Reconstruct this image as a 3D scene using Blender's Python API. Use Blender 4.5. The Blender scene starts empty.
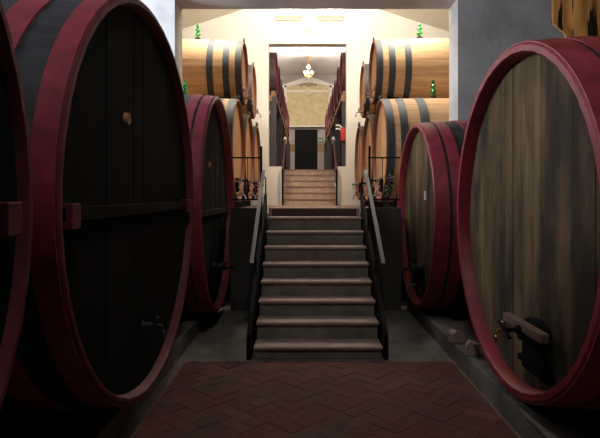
import bpy, math, random
from mathutils import Vector, Matrix
random.seed(7)
PI = math.pi
EYE = 1.59
F = 535.0
sc = bpy.context.scene
COL = sc.collection

# ------------------------------------------------------------------ materials
def lin(c):
    return tuple(((v/255)/12.92 if v/255 <= .04045 else ((v/255+.055)/1.055)**2.4) for v in c)

def base_mat(name, rough=.6, metal=0.0):
    m = bpy.data.materials.new(name); m.use_nodes = True
    nt = m.node_tree; b = nt.nodes['Principled BSDF']
    b.inputs['Roughness'].default_value = rough
    b.inputs['Metallic'].default_value = metal
    return m, nt, b

def plain(name, rgb, rough=.6, metal=0.0, noise=.15, scale=12, bump=0.0):
    m, nt, b = base_mat(name, rough, metal)
    N, L = nt.nodes, nt.links
    tc = N.new('ShaderNodeTexCoord'); nz = N.new('ShaderNodeTexNoise')
    nz.inputs['Scale'].default_value = scale; nz.inputs['Detail'].default_value = 5
    L.new(tc.outputs['Object'], nz.inputs['Vector'])
    rp = N.new('ShaderNodeValToRGB'); c = lin(rgb)
    rp.color_ramp.elements[0].position = .3; rp.color_ramp.elements[1].position = .7
    rp.color_ramp.elements[0].color = tuple(v*(1-noise) for v in c)+(1,)
    rp.color_ramp.elements[1].color = tuple(min(1, v*(1+noise)) for v in c)+(1,)
    L.new(nz.outputs['Fac'], rp.inputs['Fac']); L.new(rp.outputs['Color'], b.inputs['Base Color'])
    if bump:
        bp = N.new('ShaderNodeBump'); bp.inputs['Strength'].default_value = bump; bp.inputs['Distance'].default_value = .02
        L.new(nz.outputs['Fac'], bp.inputs['Height']); L.new(bp.outputs['Normal'], b.inputs['Normal'])
    return m

def wood(name, dark, light, axis='x', rough=.6, stain=None, stain_amt=.6, stain_scale=1.2, tint=.35, bump=.25, grain=22, stain_pos=(.45, .65)):
    """grain runs along the given object axis; the per-plank tint comes from the mesh attribute"""
    m, nt, b = base_mat(name, rough)
    N, L = nt.nodes, nt.links
    tc = N.new('ShaderNodeTexCoord'); mp = N.new('ShaderNodeMapping')
    s = [grain, grain, grain]; s['xyz'.index(axis)] = grain*.06
    mp.inputs['Scale'].default_value = s
    L.new(tc.outputs['Object'], mp.inputs['Vector'])
    nz = N.new('ShaderNodeTexNoise'); nz.inputs['Scale'].default_value = 1; nz.inputs['Detail'].default_value = 6; nz.inputs['Roughness'].default_value = .65
    L.new(mp.outputs['Vector'], nz.inputs['Vector'])
    rp = N.new('ShaderNodeValToRGB')
    rp.color_ramp.elements[0].position = .32; rp.color_ramp.elements[1].position = .68
    rp.color_ramp.elements[0].color = lin(dark)+(1,); rp.color_ramp.elements[1].color = lin(light)+(1,)
    L.new(nz.outputs['Fac'], rp.inputs['Fac'])
    at = N.new('ShaderNodeAttribute'); at.attribute_name = 'tint'
    mr = N.new('ShaderNodeMapRange'); mr.inputs['To Min'].default_value = 1-tint; mr.inputs['To Max'].default_value = 1+tint*.6
    L.new(at.outputs['Fac'], mr.inputs['Value'])
    mu = N.new('ShaderNodeVectorMath'); mu.operation = 'SCALE'
    L.new(rp.outputs['Color'], mu.inputs[0]); L.new(mr.outputs['Result'], mu.inputs['Scale'])
    out = mu.outputs[0]
    if stain:
        mp2 = N.new('ShaderNodeMapping'); s2 = [stain_scale*2.2]*3; s2['xyz'.index(axis)] = stain_scale*.6
        mp2.inputs['Scale'].default_value = s2
        L.new(tc.outputs['Object'], mp2.inputs['Vector'])
        n2 = N.new('ShaderNodeTexNoise'); n2.inputs['Scale'].default_value = 1; n2.inputs['Detail'].default_value = 5; n2.inputs['Roughness'].default_value = .6
        L.new(mp2.outputs['Vector'], n2.inputs['Vector'])
        r2 = N.new('ShaderNodeMapRange'); r2.inputs['From Min'].default_value = stain_pos[0]; r2.inputs['From Max'].default_value = stain_pos[1]
        r2.inputs['To Max'].default_value = stain_amt; r2.clamp = True
        L.new(n2.outputs['Fac'], r2.inputs['Value'])
        mx = N.new('ShaderNodeMixRGB'); L.new(r2.outputs['Result'], mx.inputs['Fac'])
        L.new(out, mx.inputs['Color1']); mx.inputs['Color2'].default_value = lin(stain)+(1,)
        out = mx.outputs['Color']
    L.new(out, b.inputs['Base Color'])
    bp = N.new('ShaderNodeBump'); bp.inputs['Strength'].default_value = bump; bp.inputs['Distance'].default_value = .01
    L.new(nz.outputs['Fac'], bp.inputs['Height']); L.new(bp.outputs['Normal'], b.inputs['Normal'])
    return m

def plaster(name, rgb, rgb2, scale=1.5, rough=.9, bump=.3, fine=30):
    m, nt, b = base_mat(name, rough)
    N, L = nt.nodes, nt.links
    tc = N.new('ShaderNodeTexCoord')
    nz = N.new('ShaderNodeTexNoise'); nz.inputs['Scale'].default_value = scale; nz.inputs['Detail'].default_value = 8; nz.inputs['Roughness'].default_value = .6
    L.new(tc.outputs['Object'], nz.inputs['Vector'])
    rp = N.new('ShaderNodeValToRGB'); rp.color_ramp.elements[0].position = .35; rp.color_ramp.elements[1].position = .65
    rp.color_ramp.elements[0].color = lin(rgb)+(1,); rp.color_ramp.elements[1].color = lin(rgb2)+(1,)
    L.new(nz.outputs['Fac'], rp.inputs['Fac']); L.new(rp.outputs['Color'], b.inputs['Base Color'])
    n2 = N.new('ShaderNodeTexNoise'); n2.inputs['Scale'].default_value = fine; n2.inputs['Detail'].default_value = 4
    L.new(tc.outputs['Object'], n2.inputs['Vector'])
    bp = N.new('ShaderNodeBump'); bp.inputs['Strength'].default_value = bump; bp.inputs['Distance'].default_value = .02
    L.new(n2.outputs['Fac'], bp.inputs['Height']); L.new(bp.outputs['Normal'], b.inputs['Normal'])
    return m

def emit(name, rgb, strength):
    m, nt, b = base_mat(name)
    b.inputs['Base Color'].default_value = lin(rgb)+(1,)
    b.inputs['Emission Color'].default_value = lin(rgb)+(1,)
    b.inputs['Emission Strength'].default_value = strength
    return m

def glass(name, rgb, rough=.05):
    m, nt, b = base_mat(name, rough)
    b.inputs['Base Color'].default_value = lin(rgb)+(1,)
    b.inputs['Transmission Weight'].default_value = .85
    b.inputs['IOR'].default_value = 1.45
    return m

M = dict(
    red=plain('red_hoop_paint', (150, 54, 68), .5, noise=.3, scale=7, bump=.08),
    rim=plain('red_rim_paint', (140, 42, 52), .5, noise=.25, scale=9, bump=.08),
    dark_rim=plain('dark_red_rim_paint', (104, 38, 48), .6, noise=.3, scale=8, bump=.08),
    old_rim=plain('worn_rim_paint', (88, 48, 48), .6, noise=.35, scale=8, bump=.1),
    black_head=wood('blackened_head_wood', (13, 15, 15), (20, 22, 22), 'z', .9, stain=(28, 31, 29), stain_amt=.4, bump=.1, tint=.12),
    black_stave=wood('blackened_stave_wood', (38, 42, 50), (60, 64, 74), 'x', .6),
    dark_stave=wood('dark_stave_wood', (36, 38, 38), (58, 56, 52), 'x', .65),
    olive_head=wood('weathered_head_wood', (92, 76, 54), (120, 99, 71), 'z', .8, stain=(40, 39, 36), stain_amt=.85, stain_scale=1.5, tint=.3, grain=16, stain_pos=(.42, .62)),
    oak=wood('oak_stave_wood', (178, 134, 92), (208, 168, 122), 'x', .85, tint=.16, bump=.1),
    oak_head=wood('oak_head_wood', (168, 120, 78), (200, 152, 104), 'z', .7, tint=.2, bump=.1),
    oak_rim=plain('oak_rim_wood', (120, 70, 48), .6),
    iron_hoop=plain('dark_iron_hoop', (52, 54, 55), .65, noise=.15),
    timber=wood('rack_timber', (136, 92, 58), (170, 122, 80), 'x', .6),
    dark_timber=wood('dark_timber', (22, 21, 20), (34, 31, 29), 'x', .85),
    worn_bar=wood('worn_bar_wood', (104, 80, 66), (132, 104, 86), 'y', .8),
    grey_timber=wood('grey_rack_post_timber', (60, 56, 56), (82, 77, 76), 'z', .7),
    iron=plain('black_iron', (17, 17, 18), .75),
    rail=plain('grey_steel_handrail', (128, 126, 124), .6, noise=.08),
    steel=plain('valve_steel', (170, 160, 156), .3, .8),
    brass=plain('brass', (200, 150, 70), .3, .9),
    cork=plain('cork', (170, 130, 84), .8, noise=.2, scale=60),
    rubber=plain('black_rubber', (16, 16, 16), .5),
    green_glass=glass('green_glass', (60, 190, 90)),
    clear_glass=glass('clear_glass', (240, 246, 248)),
    wall=plaster('grey_plaster', (172, 172, 174), (206, 206, 208), 1.1, bump=.25, fine=9),
    hall=plaster('hall_plaster', (96, 92, 88), (120, 114, 108), 1.2, bump=.5),
    cream=plaster('cream_plaster', (236, 232, 220), (242, 238, 228), .8, bump=.08),
    cream_ceiling=plaster('cream_ceiling_plaster', (214, 206, 188), (222, 214, 196), .8, bump=.08),
    far_ceiling=plaster('white_ceiling_plaster', (226, 220, 222), (236, 230, 230), .8, bump=.08),
    retain=plaster('dark_render', (66, 66, 66), (92, 90, 88), 2.5, bump=.5),
    concrete=plaster('concrete', (98, 96, 92), (136, 132, 126), 2.2, bump=.5),
    riser=plaster('riser_render', (120, 118, 108), (150, 146, 134), 5, bump=.3),
    tread=plaster('tread_stone', (170, 146, 136), (190, 168, 156), 6, bump=.1),
    dark_riser=plain('dark_red_board', (84, 56, 56), .6),
    gap=plain('floor_mortar', (122, 102, 92), .9),
    upper_riser=plaster('upper_stair_brick', (168, 140, 118), (190, 162, 138), 7, bump=.3),
    upper_tread=plaster('upper_tread_tile', (140, 106, 90), (160, 124, 106), 7, bump=.1),
    mid_floor=plaster('mid_floor_tile', (120, 96, 84), (142, 116, 100), 4, bump=.1),
    far_wall=plaster('grey_lilac_plaster', (176, 168, 162), (192, 184, 178), .8, bump=.08),
    tan=plaster('tan_plaster', (202, 184, 142), (222, 204, 164), 3.0, bump=.2),
    white=plain('white_paint', (236, 232, 226), .7, noise=.04),
    off_white=plain('off_white_plastic', (226, 214, 188), .5, noise=.05),
    lamp_grey=plain('lamp_grille', (170, 156, 128), .5, noise=.1),
    door=plain('dark_door_wood', (12, 12, 12), .9),
    signgreen=plain('exit_sign_green', (20, 110, 70), .5, noise=.05),
    redpaint=plain('signal_red_paint', (190, 30, 34), .4, noise=.08),
    ochre=None,
    leaf=plain('dark_green_leaf', (46, 66, 40), .6, noise=.3),
    globe=emit('globe_glass', (255, 236, 205), 1.0),
    tube=emit('tube_light', (255, 240, 214), 6),
    paper=plain('white_paper', (226, 226, 220), .8, noise=.03),
    tan_sheet=plain('tan_sheet', (156, 132, 92), .8),
)

def brick_mat():
    m, nt, b = base_mat('herringbone_brick', .8)
    N, L = nt.nodes, nt.links
    tc = N.new('ShaderNodeTexCoord'); nz = N.new('ShaderNodeTexNoise'); nz.inputs['Scale'].default_value = 2.2; nz.inputs['Detail'].default_value = 8
    L.new(tc.outputs['Object'], nz.inputs['Vector'])
    at = N.new('ShaderNodeAttribute'); at.attribute_name = 'tint'
    rp = N.new('ShaderNodeValToRGB'); e = rp.color_ramp.elements
    e[0].position = 0; e[0].color = lin((102, 68, 62))+(1,); e[1].position = 1; e[1].color = lin((120, 84, 74))+(1,)
    k = e.new(.5); k.color = lin((108, 66, 60))+(1,)
    L.new(at.outputs['Fac'], rp.inputs['Fac'])
    mr = N.new('ShaderNodeMapRange'); mr.inputs['From Min'].default_value = .42; mr.inputs['From Max'].default_value = .66; mr.inputs['To Max'].default_value = .75
    L.new(nz.outputs['Fac'], mr.inputs['Value'])
    mx = N.new('ShaderNodeMixRGB'); L.new(mr.outputs['Result'], mx.inputs['Fac'])
    L.new(rp.outputs['Color'], mx.inputs['Color1']); mx.inputs['Color2'].default_value = lin((84, 76, 68))+(1,)
    L.new(mx.outputs['Color'], b.inputs['Base Color'])
    bp = N.new('ShaderNodeBump'); bp.inputs['Strength'].default_value = .4; bp.inputs['Distance'].default_value = .01
    n2 = N.new('ShaderNodeTexNoise'); n2.inputs['Scale'].default_value = 25; L.new(tc.outputs['Object'], n2.inputs['Vector'])
    L.new(n2.outputs['Fac'], bp.inputs['Height']); L.new(bp.outputs['Normal'], b.inputs['Normal'])
    return m
M['brick'] = brick_mat()

def streaked():
    m, nt, b = base_mat('ochre_black_streaked_cloth', .8)
    N, L = nt.nodes, nt.links
    tc = N.new('ShaderNodeTexCoord'); mp = N.new('ShaderNodeMapping'); mp.inputs['Scale'].default_value = (17, 17, 1.6)
    mp.inputs['Rotation'].default_value = (0, .10, 0)
    L.new(tc.outputs['Object'], mp.inputs['Vector'])
    nz = N.new('ShaderNodeTexNoise'); nz.inputs['Scale'].default_value = 1; nz.inputs['Detail'].default_value = 2
    L.new(mp.outputs['Vector'], nz.inputs['Vector'])
    rp = N.new('ShaderNodeValToRGB'); e = rp.color_ramp.elements
    e[0].position = .41; e[0].color = lin((22, 18, 16))+(1,); e[1].position = .44; e[1].color = lin((222, 160, 86))+(1,)
    k = e.new(.8); k.color = lin((200, 150, 80))+(1,)
    L.new(nz.outputs['Fac'], rp.inputs['Fac']); L.new(rp.outputs['Color'], b.inputs['Base Color'])
    return m
M['ochre'] = streaked()

# ------------------------------------------------------------------ mesh helpers
class MB:
    def __init__(s): s.v = []; s.f = []; s.mi = []; s.t = []
    def add(s, vs, fs, mi=0, t=.5, mx=None):
        o = len(s.v)
        s.v += [tuple(mx @ Vector(p)) if mx else tuple(p) for p in vs]
        for f in fs: s.f.append([i+o for i in f]); s.mi.append(mi); s.t.append(t)
        return s
    def box(s, a, b, mi=0, t=.5, mx=None):
        x0, y0, z0 = a; x1, y1, z1 = b
        v = [(x0,y0,z0),(x1,y0,z0),(x1,y1,z0),(x0,y1,z0),(x0,y0,z1),(x1,y0,z1),(x1,y1,z1),(x0,y1,z1)]
        f = [(0,3,2,1),(4,5,6,7),(0,1,5,4),(1,2,6,5),(2,3,7,6),(3,0,4,7)]
        return s.add(v, f, mi, t, mx)
    def prism(s, poly, axis, a, b, mi=0, t=.5):
        """poly: 2D points in the two other axes, extruded along axis from a to b"""
        def P(p, w):
            return {'x': (w, p[0], p[1]), 'y': (p[0], w, p[1]), 'z': (p[0], p[1], w)}[axis]
        n = len(poly); v = [P(p, a) for p in poly]+[P(p, b) for p in poly]
        f = [list(range(n)), list(range(2*n-1, n-1, -1))]+[[i, i+n, (i+1) % n+n, (i+1) % n] for i in range(n)]
        return s.add(v, f, mi, t)
    def tube(s, pts, r, n=10, mi=0, t=.5):
        pts = [Vector(p) for p in pts]; rings = []
        rr = r if isinstance(r, (list, tuple)) else [r]*len(pts)
        for i, p in enumerate(pts):
            d = (pts[min(i+1, len(pts)-1)]-pts[max(i-1, 0)]).normalized()
            up = Vector((0, 0, 1)) if abs(d.z) < .9 else Vector((1, 0, 0))
            a = d.cross(up).normalized(); b = d.cross(a).normalized()
            rings.append([p+a*math.cos(2*PI*k/n)*rr[i]+b*math.sin(2*PI*k/n)*rr[i] for k in range(n)])
        v = [q for R in rings for q in R]; f = []
        for i in range(len(pts)-1):
            for k in range(n):
                f.append((i*n+k, i*n+(k+1) % n, (i+1)*n+(k+1) % n, (i+1)*n+k))
        f.append(tuple(range(n))[::-1]); f.append(tuple((len(pts)-1)*n+k for k in range(n)))
        return s.add(v, f, mi, t)
    def lathe(s, prof, c=(0, 0, 0), axis='z', n=20, mi=0, t=.5):
        """prof: (radius, height) pairs"""
        v = []; f = []
        for (r, h) in prof:
            for k in range(n):
                a = 2*PI*k/n; x, y = r*math.cos(a), r*math.sin(a)
                p = {'z': (x, y, h), 'x': (h, x, y), 'y': (x, h, y)}[axis]
                v.append((p[0]+c[0], p[1]+c[1], p[2]+c[2]))
        for i in range(len(prof)-1):
            for k in range(n):
                f.append((i*n+k, i*n+(k+1) % n, (i+1)*n+(k+1) % n, (i+1)*n+k))
        if prof[0][0] > 1e-4: f.append(tuple(range(n))[::-1])
        if prof[-1][0] > 1e-4: f.append(tuple((len(prof)-1)*n+k for k in range(n)))
        return s.add(v, f, mi, t)
    def build(s, name, mats, parent=None, smooth=False, bevel=0):
        me = bpy.data.meshes.new(name); me.from_pydata(s.v, [], s.f)
        if not isinstance(mats, (list, tuple)): mats = [mats]
        for m in mats: me.materials.append(m)
        me.polygons.foreach_set('material_index', s.mi)
        at = me.attributes.new('tint', 'FLOAT', 'FACE'); at.data.foreach_set('value', s.t)
        me.update()
        import bmesh
        bm = bmesh.new(); bm.from_mesh(me); bmesh.ops.remove_doubles(bm, verts=bm.verts, dist=1e-5)
        bmesh.ops.recalc_face_normals(bm, faces=bm.faces); bm.to_mesh(me); bm.free()
        o = bpy.data.objects.new(name, me); COL.objects.link(o)
        if parent: o.parent = parent
        if smooth:
            me.polygons.foreach_set('use_smooth', [True]*len(me.polygons))
            me.set_sharp_from_angle(angle=math.radians(35))
        if bevel:
            b = o.modifiers.new('bevel', 'BEVEL'); b.width = bevel; b.segments = 2; b.limit_method = 'ANGLE'
        return o

def tag(o, label, cat, group=None, kind=None):
    if label: o['label'] = label
    if cat: o['category'] = cat
    if group: o['group'] = group
    if kind: o['kind'] = kind
    return o
def thing(name, label, cat, loc, rz=0, group=None):
    o = bpy.data.objects.new(name, None); COL.objects.link(o); o.empty_display_size = .1
    o.location = loc; o.rotation_euler = (0, 0, rz)
    return tag(o, label, cat, group)
def struct(name, mb, m, **k):
    o = mb.build(name, m, **k); o['kind'] = 'structure'; return o
def copy_tree(o, parent=None):
    c = o.copy(); COL.objects.link(c)
    if parent: c.parent = parent
    for ch in list(o.children): copy_tree(ch, c)
    return c
def part_label(o, s): o['label'] = s; return o

# ------------------------------------------------------------------ casks
def prof(s, L, r, bulge):          # outer radius along the axis
    u = 2*s/L-1
    return r+bulge*(1-u*u)

def cask_body(r, L, bulge, N, th, recess, mats, paint_to, flat=3):
    """staves (mat 0) with painted/other rim (mat 1) near both ends; axis = local +x, centre height = r"""
    mb = MB(); sub = 3; n = N*sub
    ss = [0, paint_to]+[paint_to+(L-2*paint_to)*k/14 for k in range(1, 14)]+[L-paint_to, L]
    tint = [random.random() for _ in range(N)]
    def ring(s, rad, groove=True):
        out = []
        for k in range(n):
            a = 2*PI*k/n; g = .004 if (groove and k % sub == 0) else 0
            out.append((s, (rad-g)*math.sin(a), r+(rad-g)*math.cos(a)))
        return out
    rings = [ring(recess, r-th-.012, False), ring(.012, r-th, False), ring(0, r-th+.01), ring(0, r-.012)]+\
            [ring(s if s > 0 else .010, prof(max(s, .01), L, r, bulge)) for s in ss[:-1]]+\
            [ring(L-.010, prof(L, L, r, bulge)), ring(L, r-.012), ring(L, r-th+.01), ring(L-recess, r-th-.012, False)]
    v = [p for R in rings for p in R]
    fs = []; 
    o = 0
    for i in range(len(rings)-1):
        rim = i < 5 or i >= len(rings)-5
        for k in range(n):
            mb.v; fs.append(((i*n+k, i*n+(k+1) % n, (i+1)*n+(k+1) % n, (i+1)*n+k), 1 if rim else 0, tint[k//sub]))
    mb.v = v
    for f, mi, t in fs: mb.f.append(list(f)); mb.mi.append(mi); mb.t.append(t)
    return mb

def head_mb(r, x, rad, planks, thick=.04, sign=1):
    """planked disc standing at local x, planks vertical (z)"""
    mb = MB(); w = 2*rad/planks; g = .0025
    edges = [-rad]
    for i in range(planks-1): edges.append(-rad+w*(i+1)+random.uniform(-.18, .18)*w)
    edges.append(rad)
    for i in range(planks):
        a, b = edges[i]+g, edges[i+1]-g
        m = 6; top = []; bot = []
        for k in range(m+1):
            y = a+(b-a)*k/m; h = math.sqrt(max(rad*rad-y*y, 1e-6))
            top.append((y, r+h)); bot.append((y, r-h))
        poly = bot+top[::-1]
        dx = random.uniform(-.003, .003)
        mb.prism(poly, 'x', x+dx, x+dx+thick*sign, 0, random.random())
    return mb

def hoop_mb(s0, s1, L, r, bulge, h=.008, n=96):
    mb = MB(); rows = []
    for s, e in ((s0, 0), (s0, h), ((s0+s1)/2, h), (s1, h), (s1, 0)):
        rad = prof(s, L, r, bulge)+e
        rows.append([(s, rad*math.sin(2*PI*k/n), r+rad*math.cos(2*PI*k/n)) for k in range(n)])
    v = [p for R in rows for p in R]; f = []
    m = len(rows)
    for i in range(m):
        j = (i+1) % m
        for k in range(n): f.append((i*n+k, i*n+(k+1) % n, j*n+(k+1) % n, j*n+k))
    return mb.add(v, f)

def hatch(root, r, hx, zc, w, h, y=0, barmat='worn_bar', scale=1.0):
    """small head door with clamp bar and screw handle; outside face is towards -x"""
    mb = MB(); k = 10
    pts = [(y-w/2, zc-h/2), (y+w/2, zc-h/2), (y+w*.42, zc+h*.32)]
    pts += [(y+w*.42*math.cos(a), zc+h*.32+h*.18*math.sin(a)) for a in [PI*i/8 for i in range(1, 8)]]
    pts += [(y-w*.42, zc+h*.32)]
    mb.prism(pts, 'x', hx-.05*scale, hx+.01)
    d = mb.build('hatch_door', M['dark_timber'], root, bevel=.006)
    b = MB(); b.box((hx-.13*scale, y-w*.85, zc+h*.27), (hx-.075*scale, y+w*.85, zc+h*.27+.06*scale))
    cb = b.build('clamp_bar', M[barmat], root, bevel=.008)
    if barmat == 'worn_bar': part_label(cb, 'light wooden clamp bar')
    s = MB(); s.tube([(hx-.04*scale, y, zc+h*.30), (hx-.24*scale, y, zc+h*.30)], .014*scale)
    s.tube([(hx-.23*scale, y-.09*scale, zc+h*.30-.03), (hx-.23*scale, y+.09*scale, zc+h*.30+.03)], .011*scale)
    s.lathe([(.03*scale, 0), (.03*scale, .03)], (hx-.15*scale, y, zc+h*.30), 'x', 12)
    s.build('screw_handle', M['iron'], root, smooth=True)
    hg = MB()
    hg.box((hx-.075*scale, y-w*.5, zc-h*.36), (hx-.045*scale, y+w*.5, zc-h*.26))
    hg.box((hx-.075*scale, y-w*.5, zc+h*.02), (hx-.045*scale, y+w*.5, zc+h*.10))
    hg.build('hinge_strap', M['iron'], root)

def tap(root, hx, y, z, mat='brass', k=1.0):
    t = MB()
    t.tube([(hx, y, z), (hx-.10*k, y, z)], .016*k)
    t.tube([(hx-.10*k, y, z), (hx-.14*k, y, z-.012*k), (hx-.155*k, y, z-.05*k), (hx-.155*k, y, z-.09*k)], .013*k)
    t.lathe([(.028*k, 0), (.028*k, .012*k)], (hx-.012*k, y, z), 'x', 14)
    t.lathe([(.012*k, 0), (.02*k, .012*k), (.02*k, .04*k), (.01*k, .05*k)], (hx-.10*k, y, z+.01*k), 'z', 12)
    o = t.build('tap', M[mat], root, smooth=True)
    h = MB(); h.tube([(hx-.10*k, y-.05*k, z+.065*k), (hx-.10*k, y+.05*k, z+.065*k)], .007*k)
    h.build('tap_handle', M['iron'], o, smooth=True)
    return o

def cask(name, label, side, a, Z, h, r, L, bulge, bands, N=44, th=.07, recess=.11, paint_to=.05,
         mats=('dark_stave', 'rim'), headmat='black_head', planks=12, yaw=0, group=None, rear=True, base=None, ru=None):
    """side -1 left / +1 right; a = |X| of the head plane; h = depth of the lowest rim point below the eye"""
    z0 = EYE-h if base is None else base
    root = thing(name, label, 'barrel', (side*a, Z, z0), (0 if side > 0 else PI)+yaw, group)
    if ru: root.scale = (1, ru/r, 1)
    cask_body(r, L, bulge, N, th, recess, None, paint_to).build('barrel_body', [M[mats[0]], M[mats[1]]], root, smooth=True)
    head_mb(r, recess-.01, r-th-.010, planks).build('head', M[headmat], root)
    if rear: head_mb(r, L-recess+.01, r-th-.010, planks, sign=-1).build('head', M[headmat], root)
    for s0, s1, m in bands:
        hoop_mb(s0, s1, L, r, bulge, .009 if r > 1 else .007).build('hoop', M[m], root, smooth=True)
    return root

def bung(root, recess, y, z, rad=.035, mat='cork'):
    MB().lathe([(rad, 0), (rad*.9, -.025)], (recess-.008, y, z), 'x', 20).build('bung', M[mat], root, smooth=True)

def crossbar(root, r, recess, z, half, d=.085, wdt=.075, blk=True):
    MB().box((recess-.05, -half, z-wdt/2), (recess-.012, half, z+wdt/2)).build('crossbar', M['dark_timber'], root, bevel=.006)
    if blk:
        for s in (-1, 1):
            b = MB(); b.box((recess-.075, half-.09 if s > 0 else -half, z-.07), (recess-.012, half if s > 0 else -half+.09, z+.055))
            part_label(b.build('end_block', M['dark_rim'], root, bevel=.005), 'dark red end block')

def sym(L, bands):
    out = list(bands)
    for s0, s1, m in bands: out.append((L-s1, L-s0, m))
    return out

def chocks(root, r, L, drop, n=2):
    for x in (L*.18, L*.82):
        for s in (-1, 1):
            y = s*r*.42; zt = r-math.sqrt(prof(x, L, r, 0)**2-y*y)
            zo = r-math.sqrt(r*r-(y+s*.12)**2)
            b = MB(); b.prism([(y-s*.10, -drop), (y+s*.18, -drop), (y+s*.18, zo+.03), (y-s*.10, zt-.07)], 'x', x-.08, x+.08)
            b.build('cradle_block', M['dark_timber'], root)

BB = sym
Lb = 2.5
# --- left side great casks, black, seen from the aisle
bl = [(.015, .13, 'red'), (.30, .45, 'red'), (.66, .80, 'red')]
c = cask('great_cask', 'great blackened cask nearest the camera on the left, cut by the photo edge', -1, 1.08, .74, 1.38, 1.345, Lb, .05,
         sym(Lb, bl), th=.045, recess=.05, ru=1.40, mats=('black_stave', 'dark_rim'), group='great casks along the cellar aisle')
crossbar(c, 1.345, .05, 1.30, 1.21); hatch(c, 1.345, .03, .32, .36, .40, barmat='dark_timber'); chocks(c, 1.345, Lb, .06)
c = cask('great_cask', 'great cask with black head and tan bung on the left of the aisle', -1, 1.09, 3.81, 1.38, 1.346, Lb, .05,
         sym(Lb, bl), th=.045, recess=.075, ru=1.445, mats=('black_stave', 'dark_rim'), group='great casks along the cellar aisle')
crossbar(c, 1.346, .075, 1.285, 1.21); bung(c, .075, .34, 1.87, .042); chocks(c, 1.346, Lb, .06)
tap(c, .055, .05, .47, 'iron_hoop')
bl2 = [(.02, .125, 'red'), (.155, .265, 'red'), (.46, .56, 'red')]
c = cask('great_cask', 'smaller dark cask with purple red hoops beside the left wall opening', -1, 1.05, 6.66, 1.42, 1.311, 2.3, .05,
         sym(2.3, bl2), th=.045, ru=1.262, mats=('black_stave', 'red'), group='great casks along the cellar aisle')
crossbar(c, 1.311, .11, 1.21, 1.20, blk=False); bung(c, .11, .28, 1.78); hatch(c, 1.311, .09, .42, .30, .32, barmat='dark_timber'); chocks(c, 1.311, 2.3, .02)
# --- right side great casks, weathered brown heads
br = [(.01, .185, 'red'), (.22, .36, 'red'), (.56, .70, 'red')]
c = cask('great_cask', 'large weathered brown cask with thick red rim in the right foreground', 1, 1.43, 3.79, 1.38, 1.205, Lb, .06, 
         sym(Lb, br), mats=('dark_stave', 'rim'), headmat='olive_head', planks=11, ru=1.265, th=.06, group='great casks along the cellar aisle')
hatch(c, 1.205, .09, .40, .34, .36, y=-.31); chocks(c, 1.20, Lb, .06)
tap(c, .09, .04, .42)
br2 = [(.02, .155, 'red'), (.19, .31, 'red'), (.46, .58, 'red')]
c = cask('great_cask', 'smaller weathered cask with dark red hoops and white card near the stairs', 1, 1.37, 6.79, 1.40, 1.145, 2.3, .055,
         sym(2.3, br2), mats=('dark_stave', 'rim'), headmat='olive_head', planks=10, th=.05, group='great casks along the cellar aisle')
hatch(c, 1.145, .09, .40, .26, .26, y=-.10, barmat='dark_timber'); tap(c, .09, .12, .24, 'steel'); chocks(c, 1.145, 2.3, .04)
part_label(MB().box((.085, -.31, 1.34), (.10, -.25, 1.45)).build('card', M['paper'], c), 'white paper card')

# ------------------------------------------------------------------ hall shell
HB = -3.0; W1 = 8.15; W1b = 8.65
def struct_boxes(name, boxes, m):
    mb = MB()
    for a, b in boxes: mb.box(a, b)
    return struct(name, mb, M[m])
# brick floor, herringbone at 45 degrees
def brick_floor():
    import bmesh
    w = .125; g = .0025; mb = MB(); c45 = math.cos(PI/4)
    y1 = 5.12
    mb.box((-1.16, HB, -.06), (1.42, y1, -.0035), 1)
    X0, X1, Y0, Y1 = -1.135, 1.40, HB+.02, y1-.01
    R = 60
    for i in range(-R, R):
        for j in range(-R, R):
            m = (i-j) % 4
            if m == 0: rc = (i*w, j*w, (i+2)*w, (j+1)*w)
            elif m == 3: rc = (i*w, j*w, (i+1)*w, (j+2)*w)
            else: continue
            p = [(rc[0]+g, rc[1]+g), (rc[2]-g, rc[1]+g), (rc[2]-g, rc[3]-g), (rc[0]+g, rc[3]-g)]
            q = [((x-y)*c45, (x+y)*c45+1.0) for x, y in p]
            # clip to the rectangle (Sutherland-Hodgman)
            for ax, lim, sg in ((0, X0, 1), (0, X1, -1), (1, Y0, 1), (1, Y1, -1)):
                o = []
                for k in range(len(q)):
                    a, b = q[k-1], q[k]
                    ia, ib = (a[ax]-lim)*sg >= 0, (b[ax]-lim)*sg >= 0
                    if ia != ib:
                        t = (lim-a[ax])/(b[ax]-a[ax]); o.append((a[0]+t*(b[0]-a[0]), a[1]+t*(b[1]-a[1])))
                    if ib: o.append(b)
                q = o
                if not q: break
            if len(q) < 3: continue
            z = random.uniform(-.002, .002)
            mb.prism(q, 'z', -.03, z, 0, random.random())
    return struct('floor', mb, [M['brick'], M['gap']])
brick_floor()
struct_boxes('floor', [((-4.2, HB, -.08), (-1.16, W1, -.02)), ((1.42, HB, -.08), (4.4, W1, -.02)), ((-1.16, 5.12, -.08), (1.42, W1, -.004))], 'concrete')
struct_boxes('trim_1', [((-4.2, HB, -.02), (-1.24, W1-.6, .15))], 'concrete')
struct_boxes('trim_2', [((1.44, HB, -.02), (4.4, W1-.6, .15))], 'concrete')
def window_wall(name, x0, x1, ys, z0, z1, holes, m):
    """side wall slab between x0 and x1 with rectangular holes (ya, yb, za, zb)"""
    mb = MB(); cuts = sorted({ys[0], ys[1], *[h[0] for h in holes], *[h[1] for h in holes]})
    for a, b in zip(cuts, cuts[1:]):
        hh = [h for h in holes if h[0] <= a+1e-6 and h[1] >= b-1e-6]
        if hh:
            mb.box((x0, a, z0), (x1, b, hh[0][2])); mb.box((x0, a, hh[0][3]), (x1, b, z1))
        else: mb.box((x0, a, z0), (x1, b, z1))
    return struct(name, mb, M[m])
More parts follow.
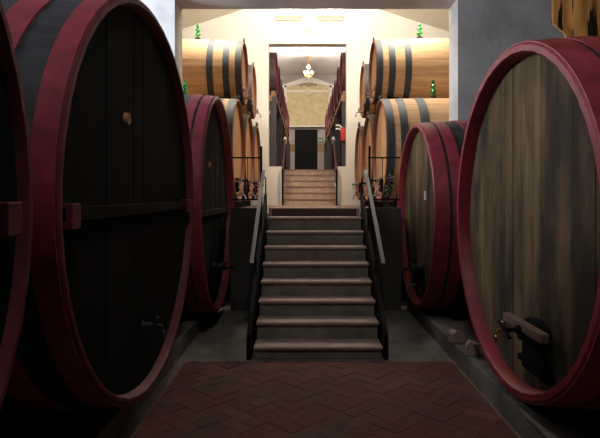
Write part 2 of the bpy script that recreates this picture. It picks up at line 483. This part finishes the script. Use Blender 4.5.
WIN = [(6.2, 7.5, 3.5, 4.9), (1.6, 3.6, 3.7, 4.9)]
window_wall('wall_left', -4.5, -4.2, (HB, W1), -.08, 5.8, WIN, 'hall')
struct_boxes('wall_right', [((4.4, HB, -.08), (4.7, W1, 5.8))], 'hall')
struct_boxes('wall_rear', [((-4.5, HB-.3, -.08), (4.7, HB, 5.8))], 'hall')
struct_boxes('ceiling', [((-4.5, HB-.3, 5.8), (4.7, W1b, 6.0))], 'hall')
for i, (ya, yb, za, zb) in enumerate(WIN):
    f = MB(); t = .06
    f.box((-4.42, ya, za), (-4.34, ya+t, zb)).box((-4.42, yb-t, za), (-4.34, yb, zb)).box((-4.42, ya+t, za), (-4.34, yb-t, za+t)).box((-4.42, ya+t, zb-t), (-4.34, yb-t, zb))
    f.box((-4.41, (ya+yb)/2-.02, za+t), (-4.35, (ya+yb)/2+.02, zb-t))
    o = struct('window_%d' % (i+1), f, M['dark_timber'])
    MB().box((-4.39, ya+t, za+t), (-4.38, yb-t, zb-t)).build('window_pane', M['clear_glass'], o)
# cross wall with the wide opening
struct_boxes('wall_front', [((-4.5, W1, -.08), (-1.985, W1b, 6.0)), ((2.33, W1, -.08), (4.7, W1b, 6.0)), ((-1.985, W1, 4.595), (2.33, W1b, 6.0))], 'wall')

for (x, y, z_, lb) in ((1.48, 5.24, .30, 'pale stone block on the right plinth, nearer the stairs'), (1.51, 4.82, -.25, 'pale stone block on the right plinth, nearer the large right cask')):
    mb = MB(); mb.prism([(-.06, 0), (.07, 0), (.055, .10), (-.03, .125), (-.06, .09)], 'y', -.05, .055)
    o = mb.build('stone_block', M['tread'], bevel=.008); o.location = (x, y, .15); o.rotation_euler.z = z_
    tag(o, lb, 'stone block', 'stone blocks on the right plinth')
# landing block and retaining front
struct_boxes('wall_landing', [((-1.03, 7.40, -.02), (-.53, 8.15, 1.31)), ((.79, 7.40, -.02), (1.335, 8.15, 1.31)),
                              ((-1.03, 7.40, 1.31), (-.53, 7.52, 1.41)), ((.79, 7.40, 1.31), (1.335, 7.52, 1.41)),
                              ((-1.985, 8.15, -.02), (2.33, 8.65, 1.31))], 'retain')

# ------------------------------------------------------------------ lower staircase
SX0, SX1 = -.50, .755
st = thing('staircase', 'lower concrete staircase with pale stone nosings rising from the brick floor', 'staircase', (0, 5.19, 0))
zs = [.117, .290, .455, .620, .785, .955, 1.125, 1.295]
D = .275
body = MB()
for k in range(8):
    y0 = k*D+.02
    body.box((SX0+.01, y0, 0), (SX1-.01, 2.95 if k == 7 else y0+D+.01, zs[k]-.028))
body.build('riser_block', M['riser'], st)
for k in range(8):
    y0 = k*D-.008
    MB().box((SX0, y0, zs[k]-.028), (SX1, 2.20 if k == 7 else y0+D+.03, zs[k])).build('tread', M['tread'], st, bevel=.006)
b = MB(); b.box((SX0+.04, 2.21, 1.297), (SX1-.04, 2.26, 1.395)); part_label(b.build('threshold_board', M['dark_riser'], st), 'dark red threshold board')
b = MB(); b.box((SX0, 2.20, 1.297), (SX0+.04, 2.27, 1.41)).box((SX1-.04, 2.20, 1.297), (SX1, 2.27, 1.41)).box((SX0+.04, 2.20, 1.396), (SX1-.04, 2.27, 1.412))
b.build('threshold_frame', M['tread'], st)

# side stringers + handrails
def stair_rail(x, inner, label):
    root = thing('stair_railing', label, 'railing', (x, 5.16, 0))
    s = MB(); sl = .17/.275
    s.prism([(0, 0), (.0, .24), (2.24, 1.60), (2.24, 0)], 'x', inner-.02, inner+.02)
    s.build('side_panel', M['iron'], root)
    # handrail from (5.80, .84) to (7.50, 1.93)
    A = Vector((0, .64, .845)); B = Vector((0, 2.34, 1.935))
    d = (B-A).normalized(); nrm = Vector((0, -d.z, d.y))
    h = MB(); w = .022; t = .008
    pts = []
    for P in (A, B):
        for sx, sn in ((-w, -t), (w, -t), (w, t), (-w, t)):
            pts.append(tuple(P+Vector((sx, 0, 0))+nrm*sn))
    h.add(pts, [(0, 1, 2, 3), (7, 6, 5, 4), (0, 4, 5, 1), (1, 5, 6, 2), (2, 6, 7, 3), (3, 7, 4, 0)])
    part_label(h.build('handrail', M['rail'], root), 'flat grey steel handrail')
    for u in (.08, .5, .95):
        P = A+(B-A)*u
        zb = .30+(P.y)*(1.32/2.30)-.05
        MB().tube([(inner, P.y, zb), (inner, P.y, P.z-.06), (0, P.y, P.z-.01)], .009).build('post', M['iron'], root, smooth=True)
    return root
stair_rail(-.58, .035, 'black railing with flat grey handrail on the left of the lower stairs')
stair_rail(.85, -.065, 'black railing with flat grey handrail on the right of the lower stairs')

def guard(x0, x1, label, posts, bal):
    root = thing('guard_rail', label, 'railing', ((x0+x1)/2, 7.46, 1.41)); cx = (x0+x1)/2
    for z in (.70, .12):
        MB().tube([(x0-cx, 0, z), (x1-cx, 0, z)], .011).build('rail', M['iron'], root, smooth=True)
    for p in posts: MB().box((p-cx-.014, -.014, -.005), (p-cx+.014, .014, .86)).build('post', M['iron'], root)
    for p in bal: MB().tube([(p-cx, 0, .12), (p-cx, 0, .70)], .006).build('baluster', M['iron'], root, smooth=True)
    return root
guard(-1.02, -.61, 'thin black guard rail on the landing edge left of the stairs', [-.61], [-.80])
guard(.875, 1.325, 'thin black guard rail on the landing edge right of the stairs', [.90], [1.08])

# small dark green sprig bunch tied to the right guard rail
mb = MB(); R = random.Random(3)
for k in range(90):
    a, b_ = R.uniform(0, 2*PI), R.uniform(-.15, .15); rr = R.uniform(0, .085)*(1-abs(b_)*2)
    p = Vector((rr*math.cos(a), rr*math.sin(a), b_)); d = Vector((math.cos(a), math.sin(a), R.uniform(-1, .4))).normalized()
    sd = d.cross(Vector((0, 0, 1))).normalized()*.014
    q = p+d*.055
    up = d.cross(sd).normalized()*.003
    mb.add([p, p+d*.025+sd, q, p+d*.025-sd, p+d*.025+up], [(0, 1, 4), (1, 2, 4), (2, 3, 4), (3, 0, 4), (0, 3, 2, 1)])
mb.tube([(0, 0, -.17), (.0, 0, .17)], .006)
o = mb.build('greenery_bunch', M['leaf']); o.location = (1.19, 7.48, 1.74)
tag(o, 'dark green bunch of leaves hanging on the right guard rail', 'greenery')

# ------------------------------------------------------------------ middle room
W2 = 14.4; W2b = 14.71
MX0, MX1 = -4.6, 4.9
struct_boxes('floor', [((MX0, W1b, 1.21), (MX1, W2, 1.31))], 'mid_floor')
struct_boxes('wall_left', [((MX0-.2, W1b, 1.21), (MX0, W2, 6.9))], 'cream')
struct_boxes('wall_right', [((MX1, W1b, 1.21), (MX1+.2, W2, 6.9))], 'cream')
ax, az, sl = .17, EYE+5.58, .32
g = MB()
for s, xe in ((-1, MX0-.2), (1, MX1+.2)):
    zE = az-abs(xe-ax)*sl
    g.prism([(ax, az), (xe, zE), (xe, zE+.15), (ax, az+.15)], 'y', W1b, W2+.05)
struct('ceiling', g, M['cream_ceiling'])
# inner face of the cross wall towards the middle room, above the lintel
struct_boxes('wall_front', [((MX0, W1b, 6.0), (MX1, W1b+.02, 7.4))], 'cream')
OX0, OX1 = -.982, 1.117; OT = EYE+4.07; LED = 2.357
SXa, SXb = -.615, .865
struct_boxes('wall_back', [((MX0, W2, 1.21), (OX0, W2b, 7.4)), ((OX1, W2, 1.21), (MX1, W2b, 7.4)), ((OX0, W2, OT), (OX1, W2b, 7.4)),
                           ((OX0, W2, 1.21), (SXa, W2b, LED)), ((SXb, W2, 1.21), (OX1, W2b, LED))], 'cream')
# oak barrels
oakh = [(.02, .13, 'iron_hoop'), (.24, .36, 'iron_hoop'), (.54, .66, 'iron_hoop')]
oakb = [(.015, .14, 'iron_hoop'), (.24, .37, 'iron_hoop'), (.58, .73, 'iron_hoop')]
def oak_small():
    c = cask('oak_barrel', 'x', 1, 1.33, 10.65, 0, .61, 2.15, .05, sym(2.15, oakh), N=30, th=.035, recess=.07, paint_to=.04,
             mats=('oak', 'oak_rim'), headmat='oak_head', planks=9, group='oak barrels of the upper row', base=EYE+2.45-.625)
    t = tap(c, .06, 0, .13, 'steel', 1.3)
    v = MB(); v.lathe([(.05, 0), (.05, -.05), (.03, -.06)], (.06, 0, .30), 'x', 14)
    v.build('valve', M['steel'], c, smooth=True)
    v = MB(); v.lathe([(.018, 0), (.024, .03), (.012, .05), (.020, .07)], (.03, 0, 1.24), 'z', 12)
    v.build('rim_bracket', M['iron_hoop'], c, smooth=True)
    return c
def oak_large():
    c = cask('oak_barrel', 'x', 1, 1.33, 9.70, 0, .917, 2.3, .018, sym(2.3, oakb), N=36, th=.04, recess=.08, paint_to=.04,
             mats=('oak', 'oak_rim'), headmat='oak_head', planks=11, group='oak barrels of the lower row', base=1.47)
    hatch(c, .92, .07, .30, .24, .26, barmat='steel', scale=.9)
    tap(c, .07, .0, .12, 'steel', 1.2)
    tap(c, .07, .17, .36, 'steel', 1.0)
    v = MB(); v.lathe([(.03, 0), (.04, .04), (.02, .07), (.03, .10)], (.03, 0, 1.84), 'z', 12)
    v.build('rim_bracket', M['iron_hoop'], c, smooth=True)
    return c
ordn = ['first', 'second', 'third']
ps = oak_small(); pl = oak_large(); used = {'s': False, 'l': False}
for side, a, nm in ((1, 1.33, 'right'), (-1, 1.18, 'left')):
    for k in range(2):
        o = ps if not used['s'] else copy_tree(ps); used['s'] = True
        o.location = (side*a, 10.60+1.885*k, EYE+(2.42 if side > 0 else 2.40)-.61); o.rotation_euler.z = 0 if side > 0 else PI
        o['label'] = 'pale oak barrel on the %s upper row, %s' % (nm, 'nearest the cellar opening' if k == 0 else 'behind the front one')
    for k in range(3):
        o = pl if not used['l'] else copy_tree(pl); used['l'] = True
        o.location = (side*a, 9.65+1.885*k, 1.47); o.rotation_euler.z = 0 if side > 0 else PI
        o['label'] = 'big oak barrel on the %s bottom row, %s from the cellar opening' % (nm, ordn[k])
# cradles under the lower row and rack beams under the upper row
for side, a, nm in ((1, 1.33, 'right'), (-1, 1.18, 'left')):
    x1, x2 = side*(a+.35), side*(a+1.9)
    r_ = thing('barrel_cradle', 'dark timber cradle beams under the %s lower oak barrels' % nm, 'cradle', (side*(a+1.1), 11.6, 1.31))
    for xx in (x1, x2):
        mb = MB(); cx = xx-side*(a+1.1)
        mb.box((cx-.07, -2.85, 0), (cx+.07, 2.75, .138))
        mb.build('beam', M['dark_timber'], r_)
    r_ = thing('barrel_rack', 'dark timber beams carrying the %s upper oak barrels' % nm, 'rack', (side*(a+1.1), 11.53, 3.332))
    zt = EYE+(2.42 if side > 0 else 2.40)-.61-3.332
    for s_, dz in ((.30, -.03), (1.80, -.03)):
        cx = side*(s_-1.1)
        MB().box((cx-.06, -1.9, 0), (cx+.06, 1.9, .022)).build('beam', M['dark_timber'], r_)
        for yy in (-.93, .955):
            for q in (-1, 1):
                yc_ = yy+q*.30
                MB().prism([(yc_-.06, .022), (yc_+.06, .022), (yc_+.06, zt+.045+.04*q), (yc_-.06, zt+.045-.04*q)], 'x', cx-.05, cx+.05).build('wedge', M['dark_timber'], r_)

# glass air locks
def airlock(loc, label, k=1.0):
    root = thing('airlock', label, 'airlock', loc, 0, 'green glass air locks')
    part_label(MB().lathe([(.045*k, 0), (.07*k, .05*k), (.07*k, .065*k), (.03*k, .07*k)], (0, 0, 0), 'z', 16).build('stopper', M['rubber'], root, smooth=True), 'black rubber stopper')
    z = .068
    p = [(.02, z), (.02, z+.02), (.05, z+.05), (.075, z+.085), (.05, z+.12), (.03, z+.14), (.052, z+.165), (.062, z+.195), (.046, z+.225), (.022, z+.24), (.034, z+.27), (.038, z+.295), (.02, z+.33), (.012, z+.345), (0, z+.346)]
    MB().lathe([(r*k, h*k) for r, h in p], (0, 0, 0), 'z', 20).build('glass_bulb', M['green_glass'], root, smooth=True)
    return root
def topz(o, r, bul, L, s):      # height of the cask top at distance s along the axis
    return o+2*r+bul*(1-(2*s/L-1)**2)
airlock(((198.3-305)*10.65/F, 10.60, EYE+2.40+.61+.049), 'green glass air lock on the left upper oak barrel', .78)
airlock(((419-305)*10.65/F, 10.60, EYE+2.42+.61+.049), 'green glass air lock on the right upper oak barrel', .80)
airlock(((433-305)*9.67/F, 9.65, 1.47+1.84+.016), 'green glass air lock on the big lower right oak barrel', .85)
airlock(((185-305)*6.70/F, 6.70, EYE-1.42+2.622+.012), 'green glass air lock on the dark left cask by the opening', .55)

# added lamp over the aisle, out of view, to brighten the stairs
root = thing('aisle_fill_lamp', 'added fill lamp with round metal shade, out of view over the aisle', 'lamp', (.1, 1.6, 5.35))
MB().lathe([(.30, 0), (.29, .02), (.12, .14), (.05, .16), (.02, .17), (.01, .45), (.05, .455)], (0, 0, 0), 'z', 24).build('lamp_shade', M['iron_hoop'], root, smooth=True)
MB().lathe([(.0, -.0), (.05, .02), (.05, .08), (.02, .12)], (0, 0, .02), 'z', 14).build('bulb', M['globe'], root, smooth=True)
# wall fixtures
def wall_lamp(x, label, bright):
    root = thing('wall_lamp', label, 'lamp', (x, W2, EYE+4.74), 0, 'long lamps above the doorway')
    MB().box((-.36, -.10, 0), (.36, 0, .045)).build('lamp_body', M['lamp_grey'], root, bevel=.005)
    MB().prism([(-.10, 0), (-.02, 0), (-.01, -.06), (-.08, -.06)], 'x', -.34, .34).build('diffuser', M['off_white'], root)
    b = MB()
    for k in range(12): b.box((-.33+k*.058, -.105, .046), (-.31+k*.058, -.01, .062 if bright else .05))
    b.build('louvre', M['lamp_grey'], root)
wall_lamp((288.5-305)*W2/F, 'long lamp above the doorway, left of the pair', 0)
wall_lamp((330.5-305)*W2/F, 'long louvred lamp above the doorway, right of the pair', 1)
root = thing('emergency_light', 'small rounded emergency light above the doorway', 'lamp', ((308.6-305)*W2/F, W2, EYE+4.37))
MB().box((-.15, -.035, 0), (.15, 0, .13)).build('housing', M['white'], root, bevel=.02)
MB().box((-.12, -.055, .02), (.12, -.035, .11)).build('lens', M['off_white'], root, bevel=.015)

# tube lamps hanging below the middle room ceiling (above the lintel line)
def tube_lamp(x, y, z, label, L=1.3):
    root = thing('tube_lamp', label, 'lamp', (x, y, z), 0, 'tube lamps of the middle room')
    MB().box((-.06, -L/2, .03), (.06, L/2, .09)).build('lamp_housing', M['white'], root)
    MB().lathe([(.018, -L/2+.03), (.018, L/2-.03)], (0, 0, .012), 'y', 12).build('tube', M['tube'], root, smooth=True)
    zc = az-abs(x-ax)*sl-z
    for yy in (-L/3, L/3): MB().tube([(0, yy, .09), (0, yy, zc)], .006, 6).build('hanger', M['iron'], root)
for x, y, n in ((-1.6, 10.2, 'left tube lamp near the cellar opening'), (1.9, 10.2, 'right tube lamp near the cellar opening')):
    tube_lamp(x, y, EYE+4.35, n+', hung under the sloping ceiling')

def area(name, loc, rot, sx, sy, power, color, spread=PI):
    l = bpy.data.lights.new(name, 'AREA'); l.shape = 'RECTANGLE'; l.size = sx; l.size_y = sy; l.energy = power; l.color = color; l.spread = spread
    o = bpy.data.objects.new(name, l); COL.objects.link(o); o.location = loc; o.rotation_euler = rot
    return o
# ------------------------------------------------------------------ far room
FB = 30.0; FF = LED; FC = EYE+6.73
struct_boxes('wall_left', [((-3.6, W2b, FF-.1), (-3.4, FB, FC))], 'cream')
struct_boxes('wall_right', [((3.6, W2b, FF-.1), (3.8, FB, FC))], 'cream')
struct_boxes('ceiling', [((-3.6, W2b, FC), (3.8, FB+.3, FC+.2))], 'far_ceiling')
struct_boxes('wall_back', [((-3.6, W2, 7.4), (3.8, W2b, FC))], 'cream')
struct_boxes('trim_3', [((-3.4, 25.1, FC-.06), (3.6, 25.35, FC))], 'far_ceiling')
SY1 = 16.15
struct_boxes('floor', [((-3.4, W2b, FF-.1), (SXa, SY1, FF)), ((SXb, W2b, FF-.1), (3.6, SY1, FF)), ((-3.4, SY1, FF-.1), (3.6, FB, FF))], 'mid_floor')
dx0, dx1, dt = (294.7-305)*FB/F, (317.6-305)*FB/F, EYE+3.67
struct_boxes('wall_far', [((-3.6, FB, FF-.1), (dx0, FB+.3, FC)), ((dx1, FB, FF-.1), (3.8, FB+.3, FC)), ((dx0, FB, dt), (dx1, FB+.3, FC))], 'far_wall')
o = struct('door_1', MB().box((dx0, FB+.12, FF), (dx1, FB+.18, dt)), M['door'])
mb = MB()
for a_ in (0, 1):
    for b_ in (0, 1):
        w_ = (dx1-dx0)/2; x_ = dx0+a_*w_; z_ = FF+b_*1.4
        mb.box((x_+.1, FB+.10, z_+.15), (x_+w_-.1, FB+.12, z_+1.25))
mb.build('door_panel', M['door'], o)
# upper stairs
st = thing('staircase', 'upper reddish brick staircase climbing through the doorway to the far room', 'staircase', ((SXa+SXb)/2, W2-.02, 1.31))
hw = (SXb-SXa)/2-.004; rise = (LED-1.31)/6; dd = .335
b = MB()
for k in range(6):
    b.box((-hw, k*dd, 0), (hw, 1.76 if k == 5 else (k+1)*dd+.01, rise*(k+1)-.03 if k < 5 else rise*6-.03))
b.build('riser_block', M['upper_riser'], st)
for k in range(6):
    MB().box((-hw, k*dd-.02, rise*(k+1)-.03), (hw, 1.76 if k == 5 else (k+1)*dd+.01, rise*(k+1))).build('tread', M['upper_tread'], st)
def upper_rail(x, label):
    root = thing('stair_railing', label, 'railing', (x, W2-.16, 1.31))
    yl = 1.9
    pts = [(0, 0, .93), (0, .15, 1.02), (0, yl-.25, 1.90), (0, yl-.08, 1.98), (0, yl, 1.93), (0, yl+.03, 1.82)]
    MB().tube(pts, .032).build('handrail', M['old_rim'], root, smooth=True)
    part_label(MB().tube([(0, yl-.22, 1.915), (0, yl-.08, 1.985), (0, yl+.005, 1.935), (0, yl+.035, 1.84)], .045).build('rail_end', M['white'], root, smooth=True), 'rail end with its reflection put in as white')  # white colour stands in for light reflecting off the rail
    MB().box((-.025, -.025, 0), (.025, .025, .94)).build('post', M['iron'], root)
    MB().box((-.02, yl-.08, 1.05), (.02, yl-.04, 1.95)).build('post', M['iron'], root)
    return root
upper_rail(-.595, 'dark red handrail with white glint end on the left of the upper stairs')
upper_rail(.845, 'dark red handrail with white glint end on the right of the upper stairs')

# gabled facade at the end of the far room
fy = FB-.25
fc = thing('gabled_facade', 'tan gabled wall front with white pediment above the far dark door', 'facade', (.15, fy, FF))
def Y(y): return (195-y)*fy/F+EYE-FF
def X(x): return (x-305)*fy/F-.15
b = MB(); b.prism([(X(286), Y(125.5)), (X(330), Y(125.5)), (X(330), Y(86)), (X(308.5), Y(80)), (X(286), Y(86))], 'y', 0, .245)
b.build('tan_panel', M['tan'], fc)
b = MB()
b.prism([(X(281.5), Y(85.5)), (X(308.5), Y(76.5)), (X(335), Y(85.5)), (X(335), Y(88)), (X(308.5), Y(82.5)), (X(281.5), Y(88))], 'y', -.12, .10)
b.build('pediment', M['white'], fc)
for x in (282.8, 328.6):
    MB().box((X(x), -.05, 0), (X(x+4), .14, Y(86.5))).build('pilaster', M['white'], fc)
b = MB(); b.box((X(286), -.05, Y(92)), (X(330), .0, Y(90.4))); b.build('string_course', M['white'], fc)
b = MB(); b.box((X(282), -.06, Y(127)), (X(333), .10, Y(125.5))); b.build('ledge', M['white'], fc)
b = MB(); b.lathe([(.21, 0), (.21, -.04), (.13, -.07), (.12, -.04), (.05, -.09), (0, -.10)], (X(308), -.05, Y(92)), 'y', 24); part_label(b.build('medallion', M['off_white'], fc, smooth=True), 'round pale medallion')
b = MB()
for k in range(5):
    cx, cz = X(301+k*3.6), Y(85.5-(1 if k % 2 else 0)); pts = [(cx+.09*(1-i/14)*math.cos(i*.75), -.02, cz+.09*(1-i/14)*math.sin(i*.75)) for i in range(12)]
    b.tube(pts, .014, 6)
part_label(b.build('scroll_ornament', M['dark_riser'], fc, smooth=True), 'dark scroll ornament')
for x in (285.5, 330.5):
    MB().lathe([(.06, 0), (.06, -.04), (0, -.07)], (X(x), -.12, Y(86.8)), 'y', 12).build('rosette', M['dark_riser'], fc, smooth=True)

# exit sign and sheet by the far door
root = thing('exit_sign', 'small green exit sign beside the far door', 'sign', ((320.8-305)*(FB-.02)/F, FB, EYE+(195-142.8)*FB/F))
MB().box((-.13, -.02, 0), (.13, 0, .26)).build('sign_plate', M['signgreen'], root)
b = MB(); b.box((-.08, -.025, .05), (-.03, -.02, .20)).box((-.03, -.025, .14), (.04, -.02, .17)).box((.04, -.025, .05), (.08, -.02, .20))
part_label(b.build('pictogram', M['white'], root), 'white running pictogram')
o = MB().box((-.27, -.015, 0), (.27, 0, .46)).build('wall_notice', M['tan_sheet']); o.location = ((322.5-305)*FB/F, FB, EYE+(195-151.7)*FB/F)
tag(o, 'tan notice board on the wall right of the far door', 'notice board')
o = MB().box((-.20, -.015, 0), (.20, 0, .42)).build('wall_notice', M['tan_sheet']); o.location = ((291-305)*FB/F, FB, EYE+(195-151.7)*FB/F)
tag(o, 'tan notice board on the wall left of the far door', 'notice board')

# chandelier
cy = 25.2; cxx = (308.6-305)*cy/F
ch = thing('chandelier', 'brass chandelier with white glass globes under the far ceiling', 'chandelier', (cxx, cy, EYE+5.50))
top = FC-(EYE+5.50)-.06
MB().lathe([(0, 0), (.10, .02), (.13, .10), (.06, .18), (.04, .26), (.05, .34), (.03, .42), (.012, .45), (.012, top-.05), (.06, top-.04), (.06, top)], (0, 0, 0), 'z', 16).build('stem', M['brass'], ch, smooth=True)
for k in range(6):
    a = 2*PI*k/6+.3; c_, s_ = math.cos(a), math.sin(a)
    pts = [(.05*c_, .05*s_, .14), (.12*c_, .12*s_, .08), (.19*c_, .19*s_, .12), (.2*c_, .2*s_, .20)]
    ar = MB().tube(pts, .014, 8).build('arm', M['brass'], ch, smooth=True)
    MB().lathe([(.03, .20), (.05, .23), (.06, .27), (.05, .31), (.02, .34), (0, .345)], (.2*c_, .2*s_, 0), 'z', 14).build('globe', M['globe'], ar, smooth=True)
MB().lathe([(.04, .42), (.09, .47), (.10, .53), (.08, .59), (.03, .63), (0, .635)], (0, 0, 0), 'z', 14).build('globe', M['globe'], ch, smooth=True)
cr = MB().lathe([(.5, 0), (.46, -.03), (.30, -.035), (.27, -.06), (.1, -.06), (0, -.061)], (0, 0, 0), 'z', 28).build('ceiling_rose', M['off_white'], smooth=True)
cr.location = (cxx, cy, FC-.001); cr.location.z = FC-.06; tag(cr, 'round plaster rose on the far ceiling above the chandelier', 'ceiling rose')
cr.location.y = cy

# far casks on upper racks and on the floor
fb = [(.012, .055, 'dark_rim')]
def far_proto():
    return cask('red_rimmed_cask', 'x', 1, 1.10, 15.5, 0, .60, 1.7, .05, sym(1.7, fb), N=26, th=.05, recess=.07, paint_to=.03,
                mats=('grey_timber', 'dark_rim'), headmat='black_head', planks=8, group='red rimmed casks on the far upper racks', base=EYE+2.94)
fp = far_proto(); first = True
names = ['first', 'second', 'third', 'fourth', 'fifth', 'sixth', 'seventh', 'eighth', 'ninth', 'tenth']
for side, a, nm in ((1, 1.05, 'right'), (-1, .82, 'left')):
    for k in range(8):
        o = fp if first else copy_tree(fp); first = False
        o.location = (side*a, 15.65+1.70*k, EYE+2.94); o.rotation_euler.z = 0 if side > 0 else PI
        o['label'] = 'red-rimmed cask on the %s far upper rack, %s from the doorway' % (nm, names[k])
lp = cask('dark_cask', 'x', 1, 1.35, 15.9, 0, .78, 1.5, .05, sym(1.5, [(.05, .17, 'old_rim')]), N=26, th=.05, recess=.07, paint_to=.03,
          mats=('dark_stave', 'old_rim'), headmat='black_head', planks=8, group='dark casks on the far room floor', base=LED+.10)
first = True
for side, a, nm in ((1, 1.25, 'right'), (-1, 1.05, 'left')):
    for k in range(5):
        o = lp if first else copy_tree(lp); first = False
        o.location = (side*a, (15.87, 17.55, 19.42, 21.09, 22.93)[k], LED+.10); o.rotation_euler.z = 0 if side > 0 else PI
        o['label'] = 'dark cask on the floor under the %s far rack, %s from the doorway' % (nm, names[k])
    r_ = thing('barrel_cradle', 'timber cradle beams under the %s floor casks of the far room' % nm, 'cradle', (side*(a+.75), 19.5, LED))
    for xx in (-.4, .35):
        xx *= side
        MB().box((xx-.06, -4.2, 0), (xx+.06, 4.2, .042)).build('beam', M['dark_timber'], r_)
    aa = .82 if side < 0 else 1.05
    rk = thing('cask_rack', 'tall timber rack on the %s of the far room holding the upper casks' % nm, 'rack', (side*(aa+.85), 21.8, LED))
    zt = EYE+2.94-LED-.036
    for xx in (-.78, .6):
        xx2 = xx*side
        mb = MB(); mb.box((xx2-.06, -6.9, zt-.16), (xx2+.06, 7.6, zt)); mb.build('beam', M['timber'], rk)
    for yy in (-6.85, -3.3, .2, 3.7, 7.2):
        for xx in (-.78, .6):
            mb = MB(); mb.box((xx*side-.09, yy-.07, 0), (xx*side+.09, yy+.07, zt-.16)); mb.build('post', M['grey_timber'], rk)
    mb = MB(); mb.box((-.9, -6.97, zt-.30), (.75, -6.92, zt-.14)); mb.build('cross_beam', M['timber'], rk)

# red box with white pipes fixed to the right rack post
hx_, hy_ = 1.09, 14.86
hb = thing('hose_box', 'red box with white pipes behind the right edge of the doorway', 'hose box', (hx_-.04, 14.84, EYE+1.50))
MB().box((-.065, -.07, 0), (.065, .04, .36)).build('box_body', M['redpaint'], hb, bevel=.008)
b = MB(); b.tube([(-.04, -.03, .30), (-.12, -.03, .33), (-.20, -.03, .33)], .02, 8); b.tube([(-.03, -.03, .36), (-.10, -.03, .43), (-.20, -.03, .43)], .022, 8)
part_label(b.build('pipe', M['white'], hb, smooth=True), 'white pipes')

# small round lamp far left
root = thing('bulkhead_lamp', 'tiny bright round lamp under the left far rack', 'lamp', (-.985, 15.1, EYE+2.28))
MB().lathe([(.05, 0), (.05, -.02)], (0, 0, .05), 'y', 14).build('lamp_base', M['white'], root)
MB().lathe([(.04, -.02), (.035, -.05), (0, -.06)], (0, 0, .05), 'y', 14).build('lamp_glass', M['globe'], root, smooth=True)

# ------------------------------------------------------------------ ochre cloth above the right cask
def ochre_cloth():
    nx, nz = 60, 26; mb = MB(); v = []; f = []
    H = .95
    for j in range(nz+1):
        w = j/nz
        for i in range(nx+1):
            u = i/nx
            x = 1.96+u*.75; z = 2.70+w*H
            left = -.105*min(1, max(0, (w-.10)/.09))*(1-u)**6
            left += .0
            fold = .022*math.sin(u*22+w*1.2)+.008*math.sin(u*57+2)
            hem = -.03*math.sin(u*19)*(1-w)*.4
            v.append((x+left, 4.0+fold+(1-u)*.02, z+hem))
    for j in range(nz):
        for i in range(nx):
            f.append((j*(nx+1)+i, j*(nx+1)+i+1, (j+1)*(nx+1)+i+1, (j+1)*(nx+1)+i))
    mb.add([(p[0]-2.2, p[1]-4.0, p[2]-2.7) for p in v], f)
    o = mb.build('hanging_cloth', M['ochre'], smooth=True)
    s = o.modifiers.new('s', 'SOLIDIFY'); s.thickness = .02
    o.location = (2.2, 4.0, 2.7)
    return tag(o, 'ochre cloth with black streaks hanging above the large right cask', 'cloth')
ochre_cloth()
root = thing('hanging_rod', 'iron rod on two hangers that carries the ochre cloth', 'rod', (2.2, 4.0, 3.685))
MB().tube([(-.5, 0, 0), (.5, 0, 0)], .015).build('rod', M['iron'], root, smooth=True)
for x in (-.48, .48): MB().tube([(x, 0, 0), (x, 0, 2.11)], .006, 6).build('hanger', M['iron'], root)

# ------------------------------------------------------------------ lights
warm = (1.0, .94, .85); day = (.80, .88, 1.0)
# daylight through the two high windows in the left wall
area('window_daylight', (-4.32, 6.85, 4.2), (0, -PI/2-.0, 0), 1.3, 1.2, 260, (.86, .92, 1.0))
area('window_daylight', (-4.32, 2.6, 4.3), (0, -PI/2, 0), 1.1, 1.9, 60, (.94, .96, 1.0))
area('aisle_fill_glow', (.1, 1.6, 5.33), (.35, 0, 0), .5, .5, 54, (1.0, .95, .88))  # fill light of the added aisle lamp, lifts the risers
# tubes of the middle room, then an added light without a tube
area('mid_room_glow', (-1.6, 10.2, EYE+4.34), (.2, 0, 0), .5, 1.3, 110, warm, 2.3)
area('mid_room_glow', (1.9, 10.2, EYE+4.34), (.2, 0, 0), .5, 1.3, 110, warm, 2.3)
area('mid_room_glow', (.15, 9.2, EYE+4.0), (2.0, 0, 0), 3.0, .4, 195, warm, 2.2)  # added wash on the doorway wall, no fixture here
# glow of the two wall lamps, upwards
for x in (288.5, 330.5):
    area('wall_lamp_glow', ((x-305)*W2/F, W2-.12, EYE+4.82), (PI, 0, 0), .6, .08, 22, warm)
# far room
def pt(loc, p, c=warm, r=.12):
    l = bpy.data.lights.new('lamp', 'POINT'); l.energy = p; l.color = c; l.shadow_soft_size = r
    o = bpy.data.objects.new('lamp_glow', l); COL.objects.link(o); o.location = loc
pt((cxx, cy-.6, EYE+5.4), 300, (1, .88, .74))
area('far_ceiling_fill', (.1, 20.5, EYE+4.6), (PI-.25, 0, 0), .5, .5, 260, (1, .93, .84))  # added light with no fixture, brightens the far ceiling

for k_ in ('iron', 'black_head', 'dark_timber', 'brick', 'retain', 'concrete', 'olive_head', 'riser'):
    M[k_].node_tree.nodes['Principled BSDF'].inputs['Specular IOR Level'].default_value = .12
w = bpy.data.worlds.new('world'); sc.world = w; w.use_nodes = True
w.node_tree.nodes['Background'].inputs['Color'].default_value = (.6, .75, 1, 1)
w.node_tree.nodes['Background'].inputs['Strength'].default_value = .5

# ------------------------------------------------------------------ camera
cam = bpy.data.cameras.new('camera'); co = bpy.data.objects.new('camera', cam); COL.objects.link(co)
co.location = (0, 0, EYE); co.rotation_euler = (PI/2, 0, 0)
cam.sensor_width = 36; cam.lens = F/600*36; cam.shift_x = -5/600; cam.shift_y = -24/600
cam.clip_start = .05; cam.clip_end = 200
sc.camera = co
sc.view_settings.view_transform = 'Standard'; sc.view_settings.look = 'None'
sc.view_settings.exposure = 0; sc.view_settings.gamma = 1
